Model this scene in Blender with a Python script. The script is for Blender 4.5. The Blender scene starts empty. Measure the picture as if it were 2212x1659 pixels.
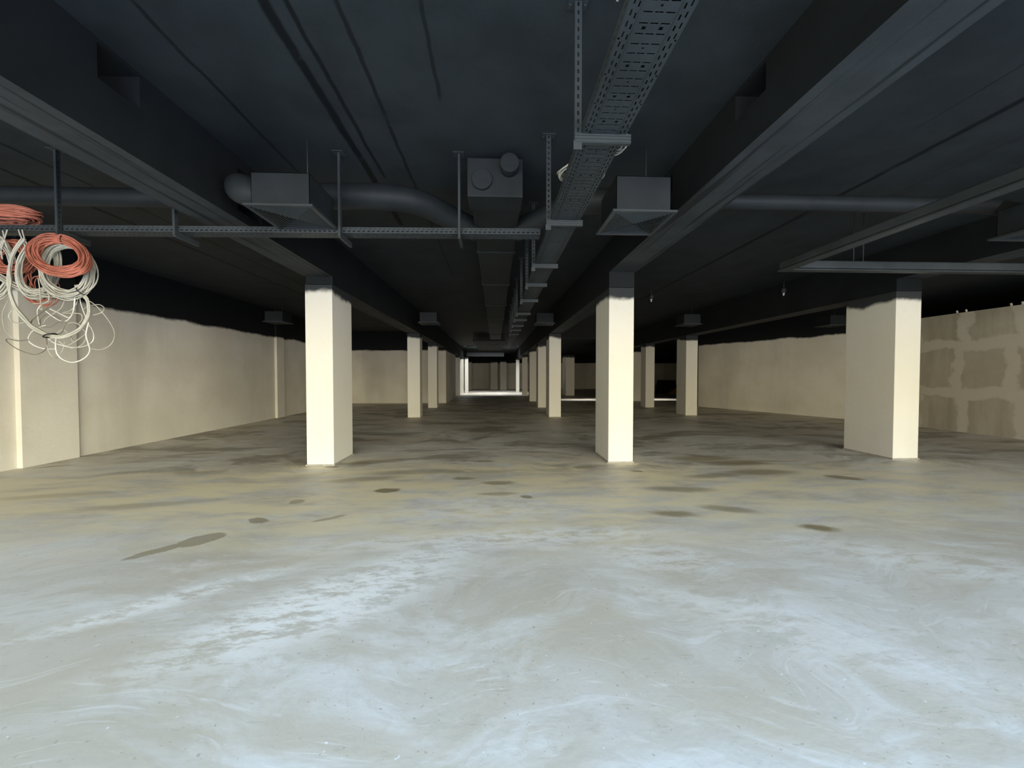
import bpy, math, random
from mathutils import Vector, Matrix

random.seed(7)
S = bpy.context.scene
COL = S.collection

# ------------------------------------------------------------------ camera
F_PX = 831.0
cd = bpy.data.cameras.new('camera')
cd.sensor_fit = 'HORIZONTAL'
cd.sensor_width = 36.0
cd.lens = F_PX / 2212.0 * 36.0
cd.clip_start = 0.02
cd.clip_end = 200
cam = bpy.data.objects.new('camera', cd)
COL.objects.link(cam)
cam.location = (0, 0, 1.5)
cam.rotation_euler = (math.radians(90 - 1.3), 0, math.radians(-2.48))
S.camera = cam

# ------------------------------------------------------------------ view
S.view_settings.view_transform = 'Standard'
S.view_settings.look = 'None'
S.view_settings.gamma = 1.0
S.view_settings.use_curve_mapping = False
S.view_settings.exposure = 0.0
S.cycles.max_bounces = 5
S.cycles.diffuse_bounces = 4
S.cycles.glossy_bounces = 2
S.cycles.caustics_reflective = False
S.cycles.caustics_refractive = False
S.cycles.sample_clamp_indirect = 6.0
S.cycles.use_denoising = True

# ------------------------------------------------------------------ daylight outside the entrance (behind the camera)
# sky and surroundings: colour by height above the horizon (z of the direction), for four compass directions (x of the direction);
# bluish open sky high up, warm sunlit ground and buildings low down, tuned brighter towards the right to light side faces
WORLD_STRENGTH = 8.7
SKY_Z = (-0.4, -0.12, -0.02, 0.06, 0.14, 0.22, 0.30, 0.40, 0.55)
SKY_X = (-0.8, -0.3, 0.15, 0.65)
SKY = (
    ((1.57, 1.39, 0.90), (1.69, 1.47, 0.94), (1.72, 1.49, 0.98), (1.57, 1.40, 1.06), (1.26, 1.26, 1.32), (0.92, 1.19, 1.92), (0.58, 1.20, 2.79), (0.28, 1.29, 3.81), (0.00, 1.40, 4.89)),
    ((0.80, 0.78, 0.76), (1.06, 0.98, 0.85), (1.34, 1.18, 0.89), (1.51, 1.31, 0.88), (1.57, 1.46, 1.13), (1.67, 1.89, 2.15), (1.63, 2.38, 3.68), (1.37, 2.71, 5.12), (1.09, 3.00, 6.48)),
    ((0.25, 0.30, 0.59), (0.83, 0.81, 0.91), (1.48, 1.35, 1.16), (2.02, 1.80, 1.30), (2.36, 2.23, 1.65), (2.65, 2.90, 2.86), (2.71, 3.62, 4.65), (2.46, 4.09, 6.32), (2.16, 4.51, 7.88)),
    ((0.00, 0.00, 0.40), (1.23, 1.15, 1.20), (2.50, 2.32, 1.98), (3.43, 3.20, 2.55), (3.86, 3.79, 3.16), (3.95, 4.36, 4.27), (3.79, 4.90, 5.78), (3.52, 5.42, 7.41), (3.21, 5.93, 9.08)),
)
w = bpy.data.worlds.new('daylight')
S.world = w
w.use_nodes = True
nt = w.node_tree
nt.nodes.clear()
tc = nt.nodes.new('ShaderNodeTexCoord')
sx = nt.nodes.new('ShaderNodeSeparateXYZ')
nt.links.new(tc.outputs['Generated'], sx.inputs[0])


def sky_ramp(axis, lo, hi, stops):
    m_ = nt.nodes.new('ShaderNodeMapRange')
    m_.inputs['From Min'].default_value = lo
    m_.inputs['From Max'].default_value = hi
    nt.links.new(sx.outputs[axis], m_.inputs['Value'])
    r_ = nt.nodes.new('ShaderNodeValToRGB')
    e_ = r_.color_ramp.elements
    p_ = [(q - lo) / (hi - lo) for q, _ in stops]
    e_[0].position = max(0.0, p_[0])
    e_[0].color = (*stops[0][1], 1)
    e_[1].position = p_[-1]
    e_[1].color = (*stops[-1][1], 1)
    for q, (_, c_) in list(zip(p_, stops))[1:-1]:
        n_ = e_.new(q)
        n_.color = (*c_, 1)
    nt.links.new(m_.outputs[0], r_.inputs['Fac'])
    return r_.outputs['Color']


total = None
for k, side in enumerate(SKY):
    wgt = sky_ramp('X', -1, 1, [(x_, ((1.0,) * 3 if q == k else (0.0,) * 3)) for q, x_ in enumerate(SKY_X)])
    colr = sky_ramp('Z', -0.5, 0.75, list(zip(SKY_Z, side)))
    mx = nt.nodes.new('ShaderNodeVectorMath')
    mx.operation = 'MULTIPLY'
    nt.links.new(wgt, mx.inputs[0])
    nt.links.new(colr, mx.inputs[1])
    if total is None:
        total = mx.outputs[0]
    else:
        ad = nt.nodes.new('ShaderNodeVectorMath')
        ad.operation = 'ADD'
        nt.links.new(total, ad.inputs[0])
        nt.links.new(mx.outputs[0], ad.inputs[1])
        total = ad.outputs[0]
bg = nt.nodes.new('ShaderNodeBackground')
bg.inputs['Strength'].default_value = WORLD_STRENGTH
wo = nt.nodes.new('ShaderNodeOutputWorld')
nt.links.new(total, bg.inputs['Color'])
nt.links.new(bg.outputs[0], wo.inputs[0])


def area(name, loc, rot, sx_, sy_, energy, color, spread=180, portal=False):
    l = bpy.data.lights.new(name, 'AREA')
    l.shape = 'RECTANGLE'
    l.size = sx_
    l.size_y = sy_
    l.energy = energy
    l.color = color
    l.spread = math.radians(spread)
    o = bpy.data.objects.new(name, l)
    COL.objects.link(o)
    o.location = loc
    o.rotation_euler = rot
    if portal:
        l.cycles.is_portal = True
    return o


YE = -6.0          # plane of the entrance opening
# sampling portal in the entrance opening (guides the sky light, emits nothing itself)
area('entrance_portal', (2.3, YE + 0.02, 1.75), (math.radians(90), 0, 0), 19.6, 3.5, 1, (1, 1, 1), portal=True)
# lamps for the far daylight, hidden in added ceiling shafts
area('added_shaft_lamp', (-0.3, 30.9, 4.45), (math.radians(22), 0, 0), 4.0, 2.4, 300, (0.95, 0.98, 1.0), 110)
area('added_slit_lamp', (7.6, 23.4, 4.45), (0, 0, 0), 7.0, 0.35, 55, (1.0, 0.97, 0.9), 40)

# ------------------------------------------------------------------ node helpers


class N:
    def __init__(s, name):
        s.m = bpy.data.materials.new(name)
        s.m.use_nodes = True
        s.t = s.m.node_tree
        s.b = s.t.nodes['Principled BSDF']
        s.b.inputs['Specular IOR Level'].default_value = 0.16
        s.pos = s.t.nodes.new('ShaderNodeNewGeometry').outputs['Position']

    def new(s, typ):
        return s.t.nodes.new(typ)

    def put(s, sock, v):
        if isinstance(v, bpy.types.NodeSocket):
            s.t.links.new(v, sock)
        else:
            sock.default_value = v

    def math(s, op, a, b=0.0, c=0.0, clamp=False):
        n = s.new('ShaderNodeMath')
        n.operation = op
        n.use_clamp = clamp
        s.put(n.inputs[0], a)
        s.put(n.inputs[1], b)
        s.put(n.inputs[2], c)
        return n.outputs[0]

    def noise(s, scale=1.0, detail=4.0, rough=0.55, vec=None, dist=0.0, color=False):
        n = s.new('ShaderNodeTexNoise')
        n.inputs['Scale'].default_value = scale
        n.inputs['Detail'].default_value = detail
        n.inputs['Roughness'].default_value = rough
        n.inputs['Distortion'].default_value = dist
        s.t.links.new(vec if vec is not None else s.pos, n.inputs['Vector'])
        return n.outputs['Color' if color else 'Fac']

    def mapping(s, scale=(1, 1, 1), rot=(0, 0, 0), loc=(0, 0, 0), vec=None, typ='POINT'):
        n = s.new('ShaderNodeMapping')
        n.vector_type = typ
        n.inputs['Scale'].default_value = scale
        n.inputs['Rotation'].default_value = rot
        n.inputs['Location'].default_value = loc
        s.t.links.new(vec if vec is not None else s.pos, n.inputs['Vector'])
        return n.outputs[0]

    def rng(s, v, a, b, c=0.0, d=1.0, smooth=True):
        n = s.new('ShaderNodeMapRange')
        n.interpolation_type = 'SMOOTHSTEP' if smooth else 'LINEAR'
        s.put(n.inputs['Value'], v)
        n.inputs['From Min'].default_value = a
        n.inputs['From Max'].default_value = b
        n.inputs['To Min'].default_value = c
        n.inputs['To Max'].default_value = d
        return n.outputs['Result']

    def mix(s, f, a, b, blend='MIX'):
        n = s.new('ShaderNodeMix')
        n.data_type = 'RGBA'
        n.blend_type = blend
        s.put(n.inputs['Factor'], f)
        for i, v in ((6, a), (7, b)):
            if isinstance(v, bpy.types.NodeSocket):
                s.t.links.new(v, n.inputs[i])
            else:
                n.inputs[i].default_value = (*v, 1) if len(v) == 3 else v
        return n.outputs[2]

    def sep(s, vec=None):
        n = s.new('ShaderNodeSeparateXYZ')
        s.t.links.new(vec if vec is not None else s.pos, n.inputs[0])
        return n.outputs

    def bump(s, h, strength=0.3, dist=0.01):
        n = s.new('ShaderNodeBump')
        n.inputs['Strength'].default_value = strength
        n.inputs['Distance'].default_value = dist
        s.t.links.new(h, n.inputs['Height'])
        s.t.links.new(n.outputs[0], s.b.inputs['Normal'])

    def done(s, col, rough=0.7):
        s.put(s.b.inputs['Base Color'], col if isinstance(col, bpy.types.NodeSocket) else (*col, 1))
        s.put(s.b.inputs['Roughness'], rough)
        return s.m


BLACK = (0.0225, 0.0262, 0.0275)
SPRAY = (0.0065, 0.0075, 0.0085)


def plaster(name, c1, c2, zb=None, amp=0.16, patch=False, streak=0.5, spray=SPRAY):
    """pale plaster / painted concrete, sprayed black above height zb"""
    n = N(name)
    big = n.noise(0.7, 5, 0.6)
    st = n.noise(1.0, 4, 0.6, n.mapping((0.75, 0.75, 0.10)))
    fine = n.noise(9, 5, 0.65)
    col = n.mix(n.rng(big, 0.3, 0.7), c1, c2)
    dark = tuple(x * 0.62 for x in c2)
    col = n.mix(n.math('MULTIPLY', n.rng(st, 0.48, 0.72), streak), col, dark)
    col = n.mix(n.math('MULTIPLY', n.rng(fine, 0.55, 0.75), 0.16), col, tuple(x * 0.7 for x in c1))
    if patch:
        v = n.new('ShaderNodeVectorMath')
        v.operation = 'MULTIPLY_ADD'
        n.t.links.new(n.noise(1.6, 3, 0.6, color=True), v.inputs[0])
        v.inputs[1].default_value = (0.55, 0.55, 0.55)
        n.t.links.new(n.mapping((1, 1, 1), (0, 0, 0), (0, -10.0, -0.08)), v.inputs[2])
        sp = n.sep(v.outputs[0])
        cb = n.new('ShaderNodeCombineXYZ')
        n.t.links.new(sp[1], cb.inputs[0])
        n.t.links.new(sp[2], cb.inputs[1])
        br = n.new('ShaderNodeTexBrick')
        br.offset = 0.12
        n.t.links.new(cb.outputs[0], br.inputs['Vector'])
        br.inputs['Scale'].default_value = 1.0
        br.inputs['Brick Width'].default_value = 1.12
        br.inputs['Row Height'].default_value = 1.25
        br.inputs['Mortar Size'].default_value = 0.17
        br.inputs['Mortar Smooth'].default_value = 0.45
        f = n.math('MULTIPLY', br.outputs['Fac'], 0.85)
        st2 = n.rng(n.noise(1.0, 3, 0.6, n.mapping((3.0, 3.0, 0.35))), 0.4, 0.65)
        col = n.mix(st2, n.mix(0.25, col, (0.22, 0.19, 0.13)), n.mix(0.5, col, (0.22, 0.19, 0.13)))
        col = n.mix(f, col, c1)
    if zb is not None:
        z = n.sep()[2]
        edge = n.math('ADD', n.math('MULTIPLY', n.math('SUBTRACT', n.noise(1.5, 3, 0.5), 0.5), amp),
                      n.math('MULTIPLY', n.math('SUBTRACT', n.noise(11, 3, 0.6), 0.5), 0.05))
        f = n.rng(n.math('ADD', z, edge), zb - 0.06, zb + 0.03)
        col = n.mix(f, col, spray)
    n.bump(n.noise(14, 6, 0.65), 0.25, 0.01)
    return n.done(col, 0.75)


def black_paint(name, col=BLACK, k=1.0, rough=0.62, seams=None, along=False, bumpy=0.25):
    n = N(name)
    c1 = tuple(x * k for x in col)
    c2 = tuple(x * k * 0.72 for x in col)
    c = n.mix(n.rng(n.noise(2.2, 5, 0.6), 0.35, 0.68), c1, c2)
    c = n.mix(n.math('MULTIPLY', n.rng(n.noise(30, 3, 0.6), 0.6, 0.75), 0.3), c, tuple(x * 0.5 for x in c1))
    if along:       # board marks along the beam
        ln = n.noise(1.0, 3, 0.6, n.mapping((16, 0.35, 16)))
        c = n.mix(n.math('MULTIPLY', n.rng(ln, 0.54, 0.62), 0.9), c, tuple(x * 0.30 for x in c1))
    if seams:
        sp = n.sep()
        wob = n.math('MULTIPLY', n.math('SUBTRACT', n.noise(2.5, 3, 0.6), 0.5), 0.05)
        xx = n.math('ADD', sp[0], wob)
        tot = None
        for (x, wd, y0, y1, s_) in seams:
            d = n.math('ABSOLUTE', n.math('SUBTRACT', xx, x))
            m = n.rng(d, wd * 0.4, wd, s_, 0.0)
            yy = n.rng(n.math('ABSOLUTE', n.math('SUBTRACT', sp[1], (y0 + y1) / 2)), (y1 - y0) / 2 - 0.12, (y1 - y0) / 2, 1, 0)
            m = n.math('MULTIPLY', m, yy)
            tot = m if tot is None else n.math('MAXIMUM', tot, m)
        br = n.rng(n.noise(3.0, 4, 0.7), 0.25, 0.42)
        c = n.mix(n.math('MULTIPLY', tot, br), c, (0.004, 0.005, 0.006))
    n.bump(n.noise(22, 5, 0.65), bumpy, 0.008)
    return n.done(c, rough)


def simple(name, col, rough=0.6, var=0.2, scale=6):
    n = N(name)
    c = n.mix(n.rng(n.noise(scale, 4, 0.6), 0.3, 0.7), col, tuple(x * (1 - var) for x in col))
    return n.done(c, rough)


def floor_material():
    n = N('trowelled concrete')
    # swirly trowel pattern, stretched along a diagonal sweep
    warp = n.noise(0.35, 3, 0.5, color=True)
    v = n.new('ShaderNodeVectorMath')
    v.operation = 'MULTIPLY_ADD'
    n.t.links.new(warp, v.inputs[0])
    v.inputs[1].default_value = (2.2, 2.2, 0)
    n.t.links.new(n.pos, v.inputs[2])
    wv = v.outputs[0]
    big = n.noise(0.55, 4, 0.6, n.mapping((0.8, 1.2, 1), (0, 0, 0.5), vec=wv))
    mid = n.noise(1.7, 5, 0.68, n.mapping((0.55, 1.5, 1), (0, 0, -0.35), vec=wv))
    fine = n.noise(7.0, 5, 0.72, wv, 0.6)
    scr = n.noise(3.2, 4, 0.7, n.mapping((0.35, 3.0, 1), (0, 0, -0.6), vec=wv))
    beige = (0.575, 0.515, 0.41)
    grey = (0.66, 0.635, 0.58)
    chalk = (0.76, 0.755, 0.72)
    c = n.mix(n.rng(big, 0.36, 0.64), beige, grey)
    c = n.mix(n.math('MULTIPLY', n.rng(mid, 0.45, 0.68), 0.75), c, chalk)
    c = n.mix(n.math('MULTIPLY', n.rng(fine, 0.5, 0.75), 0.35), c, (0.46, 0.42, 0.33))
    c = n.mix(n.math('MULTIPLY', n.rng(scr, 0.60, 0.70), 0.40), c, (0.80, 0.79, 0.76))
    # sharper trowel edges, scratches, specks
    edge = n.noise(2.3, 5, 0.6, n.mapping((0.45, 1.4, 1), (0, 0, -0.45), vec=wv), 0.8)
    c = n.mix(n.math('MULTIPLY', n.rng(edge, 0.515, 0.545), 0.30), c, (0.52, 0.475, 0.39))
    sc2 = n.noise(9.0, 3, 0.75, n.mapping((0.25, 2.6, 1), (0, 0, -0.75), vec=wv))
    c = n.mix(n.math('MULTIPLY', n.rng(sc2, 0.60, 0.66), 0.24), c, (0.88, 0.88, 0.86))
    sc3 = n.noise(14.0, 3, 0.7, n.mapping((0.3, 2.2, 1), (0, 0, 0.9)))
    c = n.mix(n.math('MULTIPLY', n.rng(sc3, 0.63, 0.69), 0.35), c, (0.42, 0.37, 0.28))
    spk = n.noise(38.0, 1, 0.5)
    c = n.mix(n.math('MULTIPLY', n.rng(spk, 0.70, 0.75), 0.55), c, (0.38, 0.32, 0.22))
    c = n.mix(n.math('MULTIPLY', n.rng(n.noise(27.0, 2, 0.5, n.mapping(loc=(5, 3, 0))), 0.735, 0.77), 0.7), c, (0.9, 0.9, 0.88))
    # distorted coordinates for patches and stains
    d = n.new('ShaderNodeVectorMath')
    d.operation = 'MULTIPLY_ADD'
    n.t.links.new(n.noise(4.0, 4, 0.6, color=True), d.inputs[0])
    d.inputs[1].default_value = (0.12, 0.12, 0)
    n.t.links.new(n.mapping(loc=(-0.06, -0.06, 0)), d.inputs[2])
    dv = d.outputs[0]

    def blob(x, y, rx, ry, ang, s_, soft=0.35):
        m = n.mapping((rx, ry, 1), (0, 0, math.radians(ang)), (x, y, 0), dv, 'TEXTURE')
        ln = n.new('ShaderNodeVectorMath')
        ln.operation = 'LENGTH'
        n.t.links.new(m, ln.inputs[0])
        return n.rng(ln.outputs['Value'], 1 - soft, 1 + soft, s_, 0)

    def blobs(lst):
        t = None
        for b in lst:
            m = blob(*b)
            t = m if t is None else n.math('MAXIMUM', t, m)
        return t
    white = blobs([(-1.05, 2.62, 0.85, 0.33, 38, 0.9, 0.6), (-0.75, 3.05, 0.95, 0.22, 38, 0.7, 0.6), (-2.15, 2.65, 0.65, 0.10, 35, 0.7, 0.6),
                   (0.15, 3.52, 1.5, 0.20, 4, 0.65, 0.7), (1.35, 3.1, 0.5, 0.24, -10, 0.5, 0.6), (-1.45, 2.15, 0.5, 0.16, 20, 0.5, 0.7),
                   (-0.1, 4.3, 1.1, 0.5, 10, 0.45, 0.8), (1.7, 2.2, 0.9, 0.2, -35, 0.35, 0.7), (3.3, 3.0, 1.0, 0.25, -25, 0.4, 0.7)])
    wm = n.math('MULTIPLY', white, n.rng(n.noise(5.5, 5, 0.78, n.mapping((0.6, 1.6, 1), (0, 0, -0.5))), 0.40, 0.56))
    cream = blobs([(0.0, 5.1, 8.0, 1.6, 0, 0.95, 0.5), (-0.15, 4.25, 1.3, 0.45, 8, 0.8, 0.7), (-3.4, 4.4, 1.6, 0.5, 10, 0.55, 0.8), (3.3, 4.3, 1.6, 0.4, -8, 0.5, 0.8), (0.9, 3.6, 1.6, 0.3, -4, 0.6, 0.8)])  # creamy patches; the wide band puts mid floor light into the colour
    cm = n.math('MULTIPLY', cream, n.rng(n.noise(1.6, 4, 0.65, n.mapping((0.6, 1.6, 1))), 0.34, 0.62))
    c = n.mix(cm, c, (0.85, 0.745, 0.50))
    c = n.mix(wm, c, (0.95, 0.945, 0.91))
    # dull damp patches in the middle distance
    damp = n.rng(n.noise(0.8, 5, 0.65, n.mapping((0.7, 1.5, 1), vec=wv)), 0.47, 0.62)
    yy = n.rng(n.sep()[1], 5.0, 6.8)
    c = n.mix(n.math('MULTIPLY', n.math('MULTIPLY', damp, yy), 0.72), c, (0.23, 0.20, 0.15))
    stains = blobs([(-2.68, 3.60, 0.19, 0.125, 47, 0.68, 0.10), (-2.87, 3.40, 0.24, 0.06, 47, 0.66, 0.12),
                    (-2.46, 4.05, 0.12, 0.06, -10, 0.7, 0.15), (-2.37, 4.64, 0.09, 0.08, 40, 0.6, 0.2), (-1.74, 4.08, 0.16, 0.04, 38, 0.6, 0.3),
                    (-1.41, 5.05, 0.16, 0.09, 0, 0.9, 0.2), (-7.25, 6.62, 0.22, 0.05, 30, 0.8, 0.3), (-2.66, 6.38, 0.12, 0.05, 0, 0.85, 0.3),
                    (-2.3, 6.62, 0.2, 0.07, 10, 0.7, 0.4), (-0.46, 5.58, 0.16, 0.08, 0, 0.7, 0.4), (0.05, 5.34, 0.22, 0.09, 0, 0.7, 0.4),
                    (0.38, 4.70, 0.07, 0.05, -30, 0.75, 0.3), (-0.2, 6.7, 0.2, 0.08, 0, 0.6, 0.4), (0.02, 4.85, 0.25, 0.07, 0, 0.55, 0.4),
                    (2.21, 5.9, 0.1, 0.05, -20, 0.8, 0.3), (1.93, 4.05, 0.22, 0.09, -10, 0.75, 0.5), (3.17, 3.62, 0.16, 0.08, -15, 0.95, 0.5),
                    (2.62, 4.17, 0.28, 0.10, -20, 0.65, 0.5), (4.1, 5.75, 0.5, 0.16, 0, 0.75, 0.5), (5.1, 5.38, 0.22, 0.12, -30, 0.85, 0.3),
                    (2.45, 4.92, 0.4, 0.12, -5, 0.6, 0.5), (4.2, 6.4, 0.45, 0.2, 0, 0.7, 0.5), (3.7, 6.75, 0.6, 0.2, 0, 0.7, 0.5),
                    (3.3, 5.6, 0.45, 0.12, 10, 0.65, 0.5), (1.45, 6.2, 0.18, 0.08, 0, 0.7, 0.4), (-4.0, 4.6, 0.7, 0.10, 12, 0.45, 0.6),
                    (-5.5, 5.0, 0.6, 0.10, 10, 0.4, 0.6), (-1.2, 6.0, 0.7, 0.14, 5, 0.5, 0.6), (-1.9, 5.6, 0.5, 0.12, 10, 0.5, 0.6)])
    c = n.mix(stains, c, (0.27, 0.215, 0.115))
    n.bump(n.noise(30, 2, 0.6), 0.10, 0.006)
    rgh = n.rng(mid, 0.3, 0.7, 0.42, 0.60, False)
    n.b.inputs['Specular IOR Level'].default_value = 0.25
    return n.done(c, rgh)


M = {}
M['floor'] = floor_material()
WALLC1, WALLC2 = (0.64, 0.61, 0.53), (0.55, 0.515, 0.43)
M['wall'] = plaster('pale plaster', WALLC1, WALLC2, 2.84, streak=0.38)
M['wall_slant'] = plaster('pale plaster slanted wall', WALLC1, WALLC2, 2.93, streak=0.38)
M['wall_patch'] = plaster('patched cement plaster', (0.50, 0.47, 0.40), (0.40, 0.37, 0.30), None, patch=True, streak=0.3)
COLC1, COLC2 = (0.605, 0.585, 0.52), (0.58, 0.555, 0.475)
M['column'] = plaster('cream column paint', COLC1, COLC2, 2.84, 0.30, streak=0.12, spray=(0.026, 0.029, 0.030))
M['ceil'] = black_paint('black ceiling paint', BLACK, 1.08, 0.7, seams=[
    (-1.41, 0.05, 1.5, 6.0, 1.0), (-1.27, 0.025, 2.0, 4.6, 0.9), (-0.96, 0.024, 1.2, 9, 0.8), (-0.45, 0.02, 1.5, 3.3, 0.7),
    (-2.2, 0.022, 2.4, 5.5, 0.75), (4.35, 0.05, 1.5, 11.5, 1.0), (3.86, 0.014, 1.6, 3.6, 0.6), (-5.43, 0.045, 2.5, 14, 1.0),
    (-4.83, 0.03, 3.0, 14, 0.9), (5.0, 0.014, 2.0, 9, 0.6)])
M['beam'] = black_paint('black beam paint with side shade', BLACK, 0.45, 0.75)  # beam sides: same black paint, darkened to hold their shade
M['soffit'] = black_paint('board marked soffit with bounce light', (0.0365, 0.0405, 0.0420), 1.0, 0.65, along=True)  # undersides: same paint lightened for floor bounce, plus real board marks
M['duct'] = black_paint('black duct paint', BLACK, 0.76, 0.55, bumpy=0.06)
M['steel'] = black_paint('black painted steel', BLACK, 1.5, 0.5, bumpy=0.12)
M['shell'] = black_paint('black wall paint', BLACK, 0.8, 0.8)
M['orange'] = simple('orange cable sheath', (0.40, 0.135, 0.088), 0.45, 0.35, 9)
M['grey_cable'] = simple('pale grey cable sheath', (0.40, 0.385, 0.32), 0.45, 0.25, 9)
M['white_cable'] = simple('off white cable sheath', (0.56, 0.545, 0.48), 0.4, 0.15, 9)
M['dark_cable'] = simple('dull grey cable sheath', (0.17, 0.155, 0.12), 0.5, 0.3, 9)
M['tie'] = simple('black cable tie', (0.012, 0.012, 0.012), 0.5)
M['white_part'] = simple('off white plastic', (0.62, 0.60, 0.54), 0.5)
M['tarp'] = simple('black sheet', (0.006, 0.006, 0.006), 0.7, 0.3, 3)
M['rubble'] = simple('brown rubble', (0.22, 0.12, 0.06), 0.9, 0.5, 5)
M['plank'] = simple('pale plank', (0.65, 0.60, 0.47), 0.8)
M['mortar'] = simple('grey mortar', (0.34, 0.32, 0.27), 0.9, 0.3, 12)

# ------------------------------------------------------------------ mesh helpers


class MB:
    def __init__(s):
        s.v = []
        s.f = []
        s.sm = []

    def face(s, pts, smooth=False):
        i = len(s.v)
        s.v += [tuple(p) for p in pts]
        s.f.append(tuple(range(i, i + len(pts))))
        s.sm.append(smooth)

    def box(s, x0, y0, z0, x1, y1, z1, mat=None):
        i = len(s.v)
        P = [(x, y, z) for z in (z0, z1) for y in (y0, y1) for x in (x0, x1)]
        if mat is not None:
            P = [tuple(mat @ Vector(p)) for p in P]
        s.v += P
        for q in ((0, 2, 3, 1), (4, 5, 7, 6), (0, 1, 5, 4), (2, 6, 7, 3), (0, 4, 6, 2), (1, 3, 7, 5)):
            s.f.append(tuple(i + k for k in q))
            s.sm.append(False)

    def prism(s, poly, z0, z1):
        i = len(s.v)
        n = len(poly)
        s.v += [(x, y, z0) for x, y in poly] + [(x, y, z1) for x, y in poly]
        s.f.append(tuple(i + k for k in reversed(range(n))))
        s.f.append(tuple(i + n + k for k in range(n)))
        s.sm += [False, False]
        for k in range(n):
            j = (k + 1) % n
            s.f.append((i + k, i + j, i + n + j, i + n + k))
            s.sm.append(False)

    def tube(s, pts, r, n=8, closed=False, cap=True):
        P = [Vector(p) for p in pts]
        m = len(P)
        R = r if isinstance(r, (list, tuple)) else [r] * m
        T = []
        for k in range(m):
            a = P[(k - 1) % m] if (closed or k > 0) else P[k]
            b = P[(k + 1) % m] if (closed or k < m - 1) else P[k]
            d = b - a
            T.append(d.normalized() if d.length > 1e-9 else Vector((0, 0, 1)))
        up = Vector((0, 0, 1)) if abs(T[0].z) < 0.9 else Vector((1, 0, 0))
        N_ = (up - T[0] * up.dot(T[0])).normalized()
        i = len(s.v)
        for k in range(m):
            N_ = (N_ - T[k] * N_.dot(T[k]))
            N_ = N_.normalized() if N_.length > 1e-6 else Vector((1, 0, 0))
            B = T[k].cross(N_)
            for q in range(n):
                a = 2 * math.pi * q / n
                s.v.append(tuple(P[k] + (N_ * math.cos(a) + B * math.sin(a)) * R[k]))
        rings = m if closed else m - 1
        for k in range(rings):
            k2 = (k + 1) % m
            for q in range(n):
                q2 = (q + 1) % n
                s.f.append((i + k * n + q, i + k * n + q2, i + k2 * n + q2, i + k2 * n + q))
                s.sm.append(True)
        if cap and not closed:
            s.f.append(tuple(i + q for q in reversed(range(n))))
            s.f.append(tuple(i + (m - 1) * n + q for q in range(n)))
            s.sm += [False, False]

    def perf(s, O, U, V, L, W, pitch, holes):
        """perforated sheet: O corner, U along, V across; holes = (u0,u1,v0,v1,every,phase) inside one pitch"""
        O, U, V = Vector(O), Vector(U), Vector(V)
        ub = sorted({0.0, pitch} | {x for h in holes for x in h[:2]})
        vb = sorted({0.0, W} | {x for h in holes for x in h[2:4]})
        cnt = int(L / pitch)
        us = []
        for k in range(cnt):
            us += [(k, k * pitch + a, k * pitch + b) for a, b in zip(ub[:-1], ub[1:])]
        idx = {}

        def vert(u, v):
            key = (round(u, 5), round(v, 5))
            if key not in idx:
                idx[key] = len(s.v)
                s.v.append(tuple(O + U * u + V * v))
            return idx[key]
        for k, a, b in us:
            cu = (a + b) / 2 - k * pitch
            run = None
            for c, d in zip(vb[:-1], vb[1:]):
                cv = (c + d) / 2
                hole = any(h[0] < cu < h[1] and h[2] < cv < h[3] and k % h[4] == h[5] for h in holes)
                if hole:
                    continue
                s.f.append((vert(a, c), vert(b, c), vert(b, d), vert(a, d)))
                s.sm.append(False)

    def build(s, name, mat, parent=None, bevel=0.0, solid=0.0, seg=2):
        me = bpy.data.meshes.new(name)
        me.from_pydata(s.v, [], s.f)
        me.polygons.foreach_set('use_smooth', s.sm)
        me.materials.append(mat)
        me.update()
        o = bpy.data.objects.new(name, me)
        COL.objects.link(o)
        if parent is not None:
            o.parent = parent
        if solid:
            md = o.modifiers.new('thickness', 'SOLIDIFY')
            md.thickness = solid
            md.offset = 0
        if bevel:
            md = o.modifiers.new('bevel', 'BEVEL')
            md.width = bevel
            md.segments = seg
            md.limit_method = 'ANGLE'
        return o


def tag(o, label, cat, group=None, kind=None):
    o['label'] = label
    o['category'] = cat
    if group:
        o['group'] = group
    if kind:
        o['kind'] = kind
    return o


def empty(name, loc, label, cat, group=None, rz=0.0):
    o = bpy.data.objects.new(name, None)
    o.empty_display_size = 0.1
    COL.objects.link(o)
    o.location = loc
    o.rotation_euler = (0, 0, rz)
    return tag(o, label, cat, group)


def copy_tree(o, parent=None):
    c = o.copy()
    COL.objects.link(c)
    if parent is not None:
        c.parent = parent
    for ch in [x for x in COL.objects if x.parent == o]:
        copy_tree(ch, c)
    return c


def wall(name, mb, mat, label):
    return tag(mb.build(name, mat), label, 'floor' if name == 'floor' else 'ceiling' if name == 'ceiling' else 'wall', kind='structure')


def smooth_path(pts, k=8, closed=False):
    P = [Vector(p) for p in pts]
    m = len(P)
    out = []
    rng_ = range(m if closed else m - 1)
    for i in rng_:
        p1, p2 = P[i], P[(i + 1) % m]
        p0 = P[(i - 1) % m] if (closed or i > 0) else p1
        p3 = P[(i + 2) % m] if (closed or i < m - 2) else p2
        for j in range(k):
            t = j / k
            out.append(0.5 * ((2 * p1) + (p2 - p0) * t + (2 * p0 - 5 * p1 + 4 * p2 - p3) * t * t + (3 * p1 - p0 - 3 * p2 + p3) * t ** 3))
    if not closed:
        out.append(P[-1])
    return out


# ------------------------------------------------------------------ setting
ZC = 3.77
b = MB(); b.box(-9, YE, -0.2, 22.2, 45, 0)
wall('floor', b, M['floor'], 'grey trowelled concrete floor with chalky swirls and dark damp stains')

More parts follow.
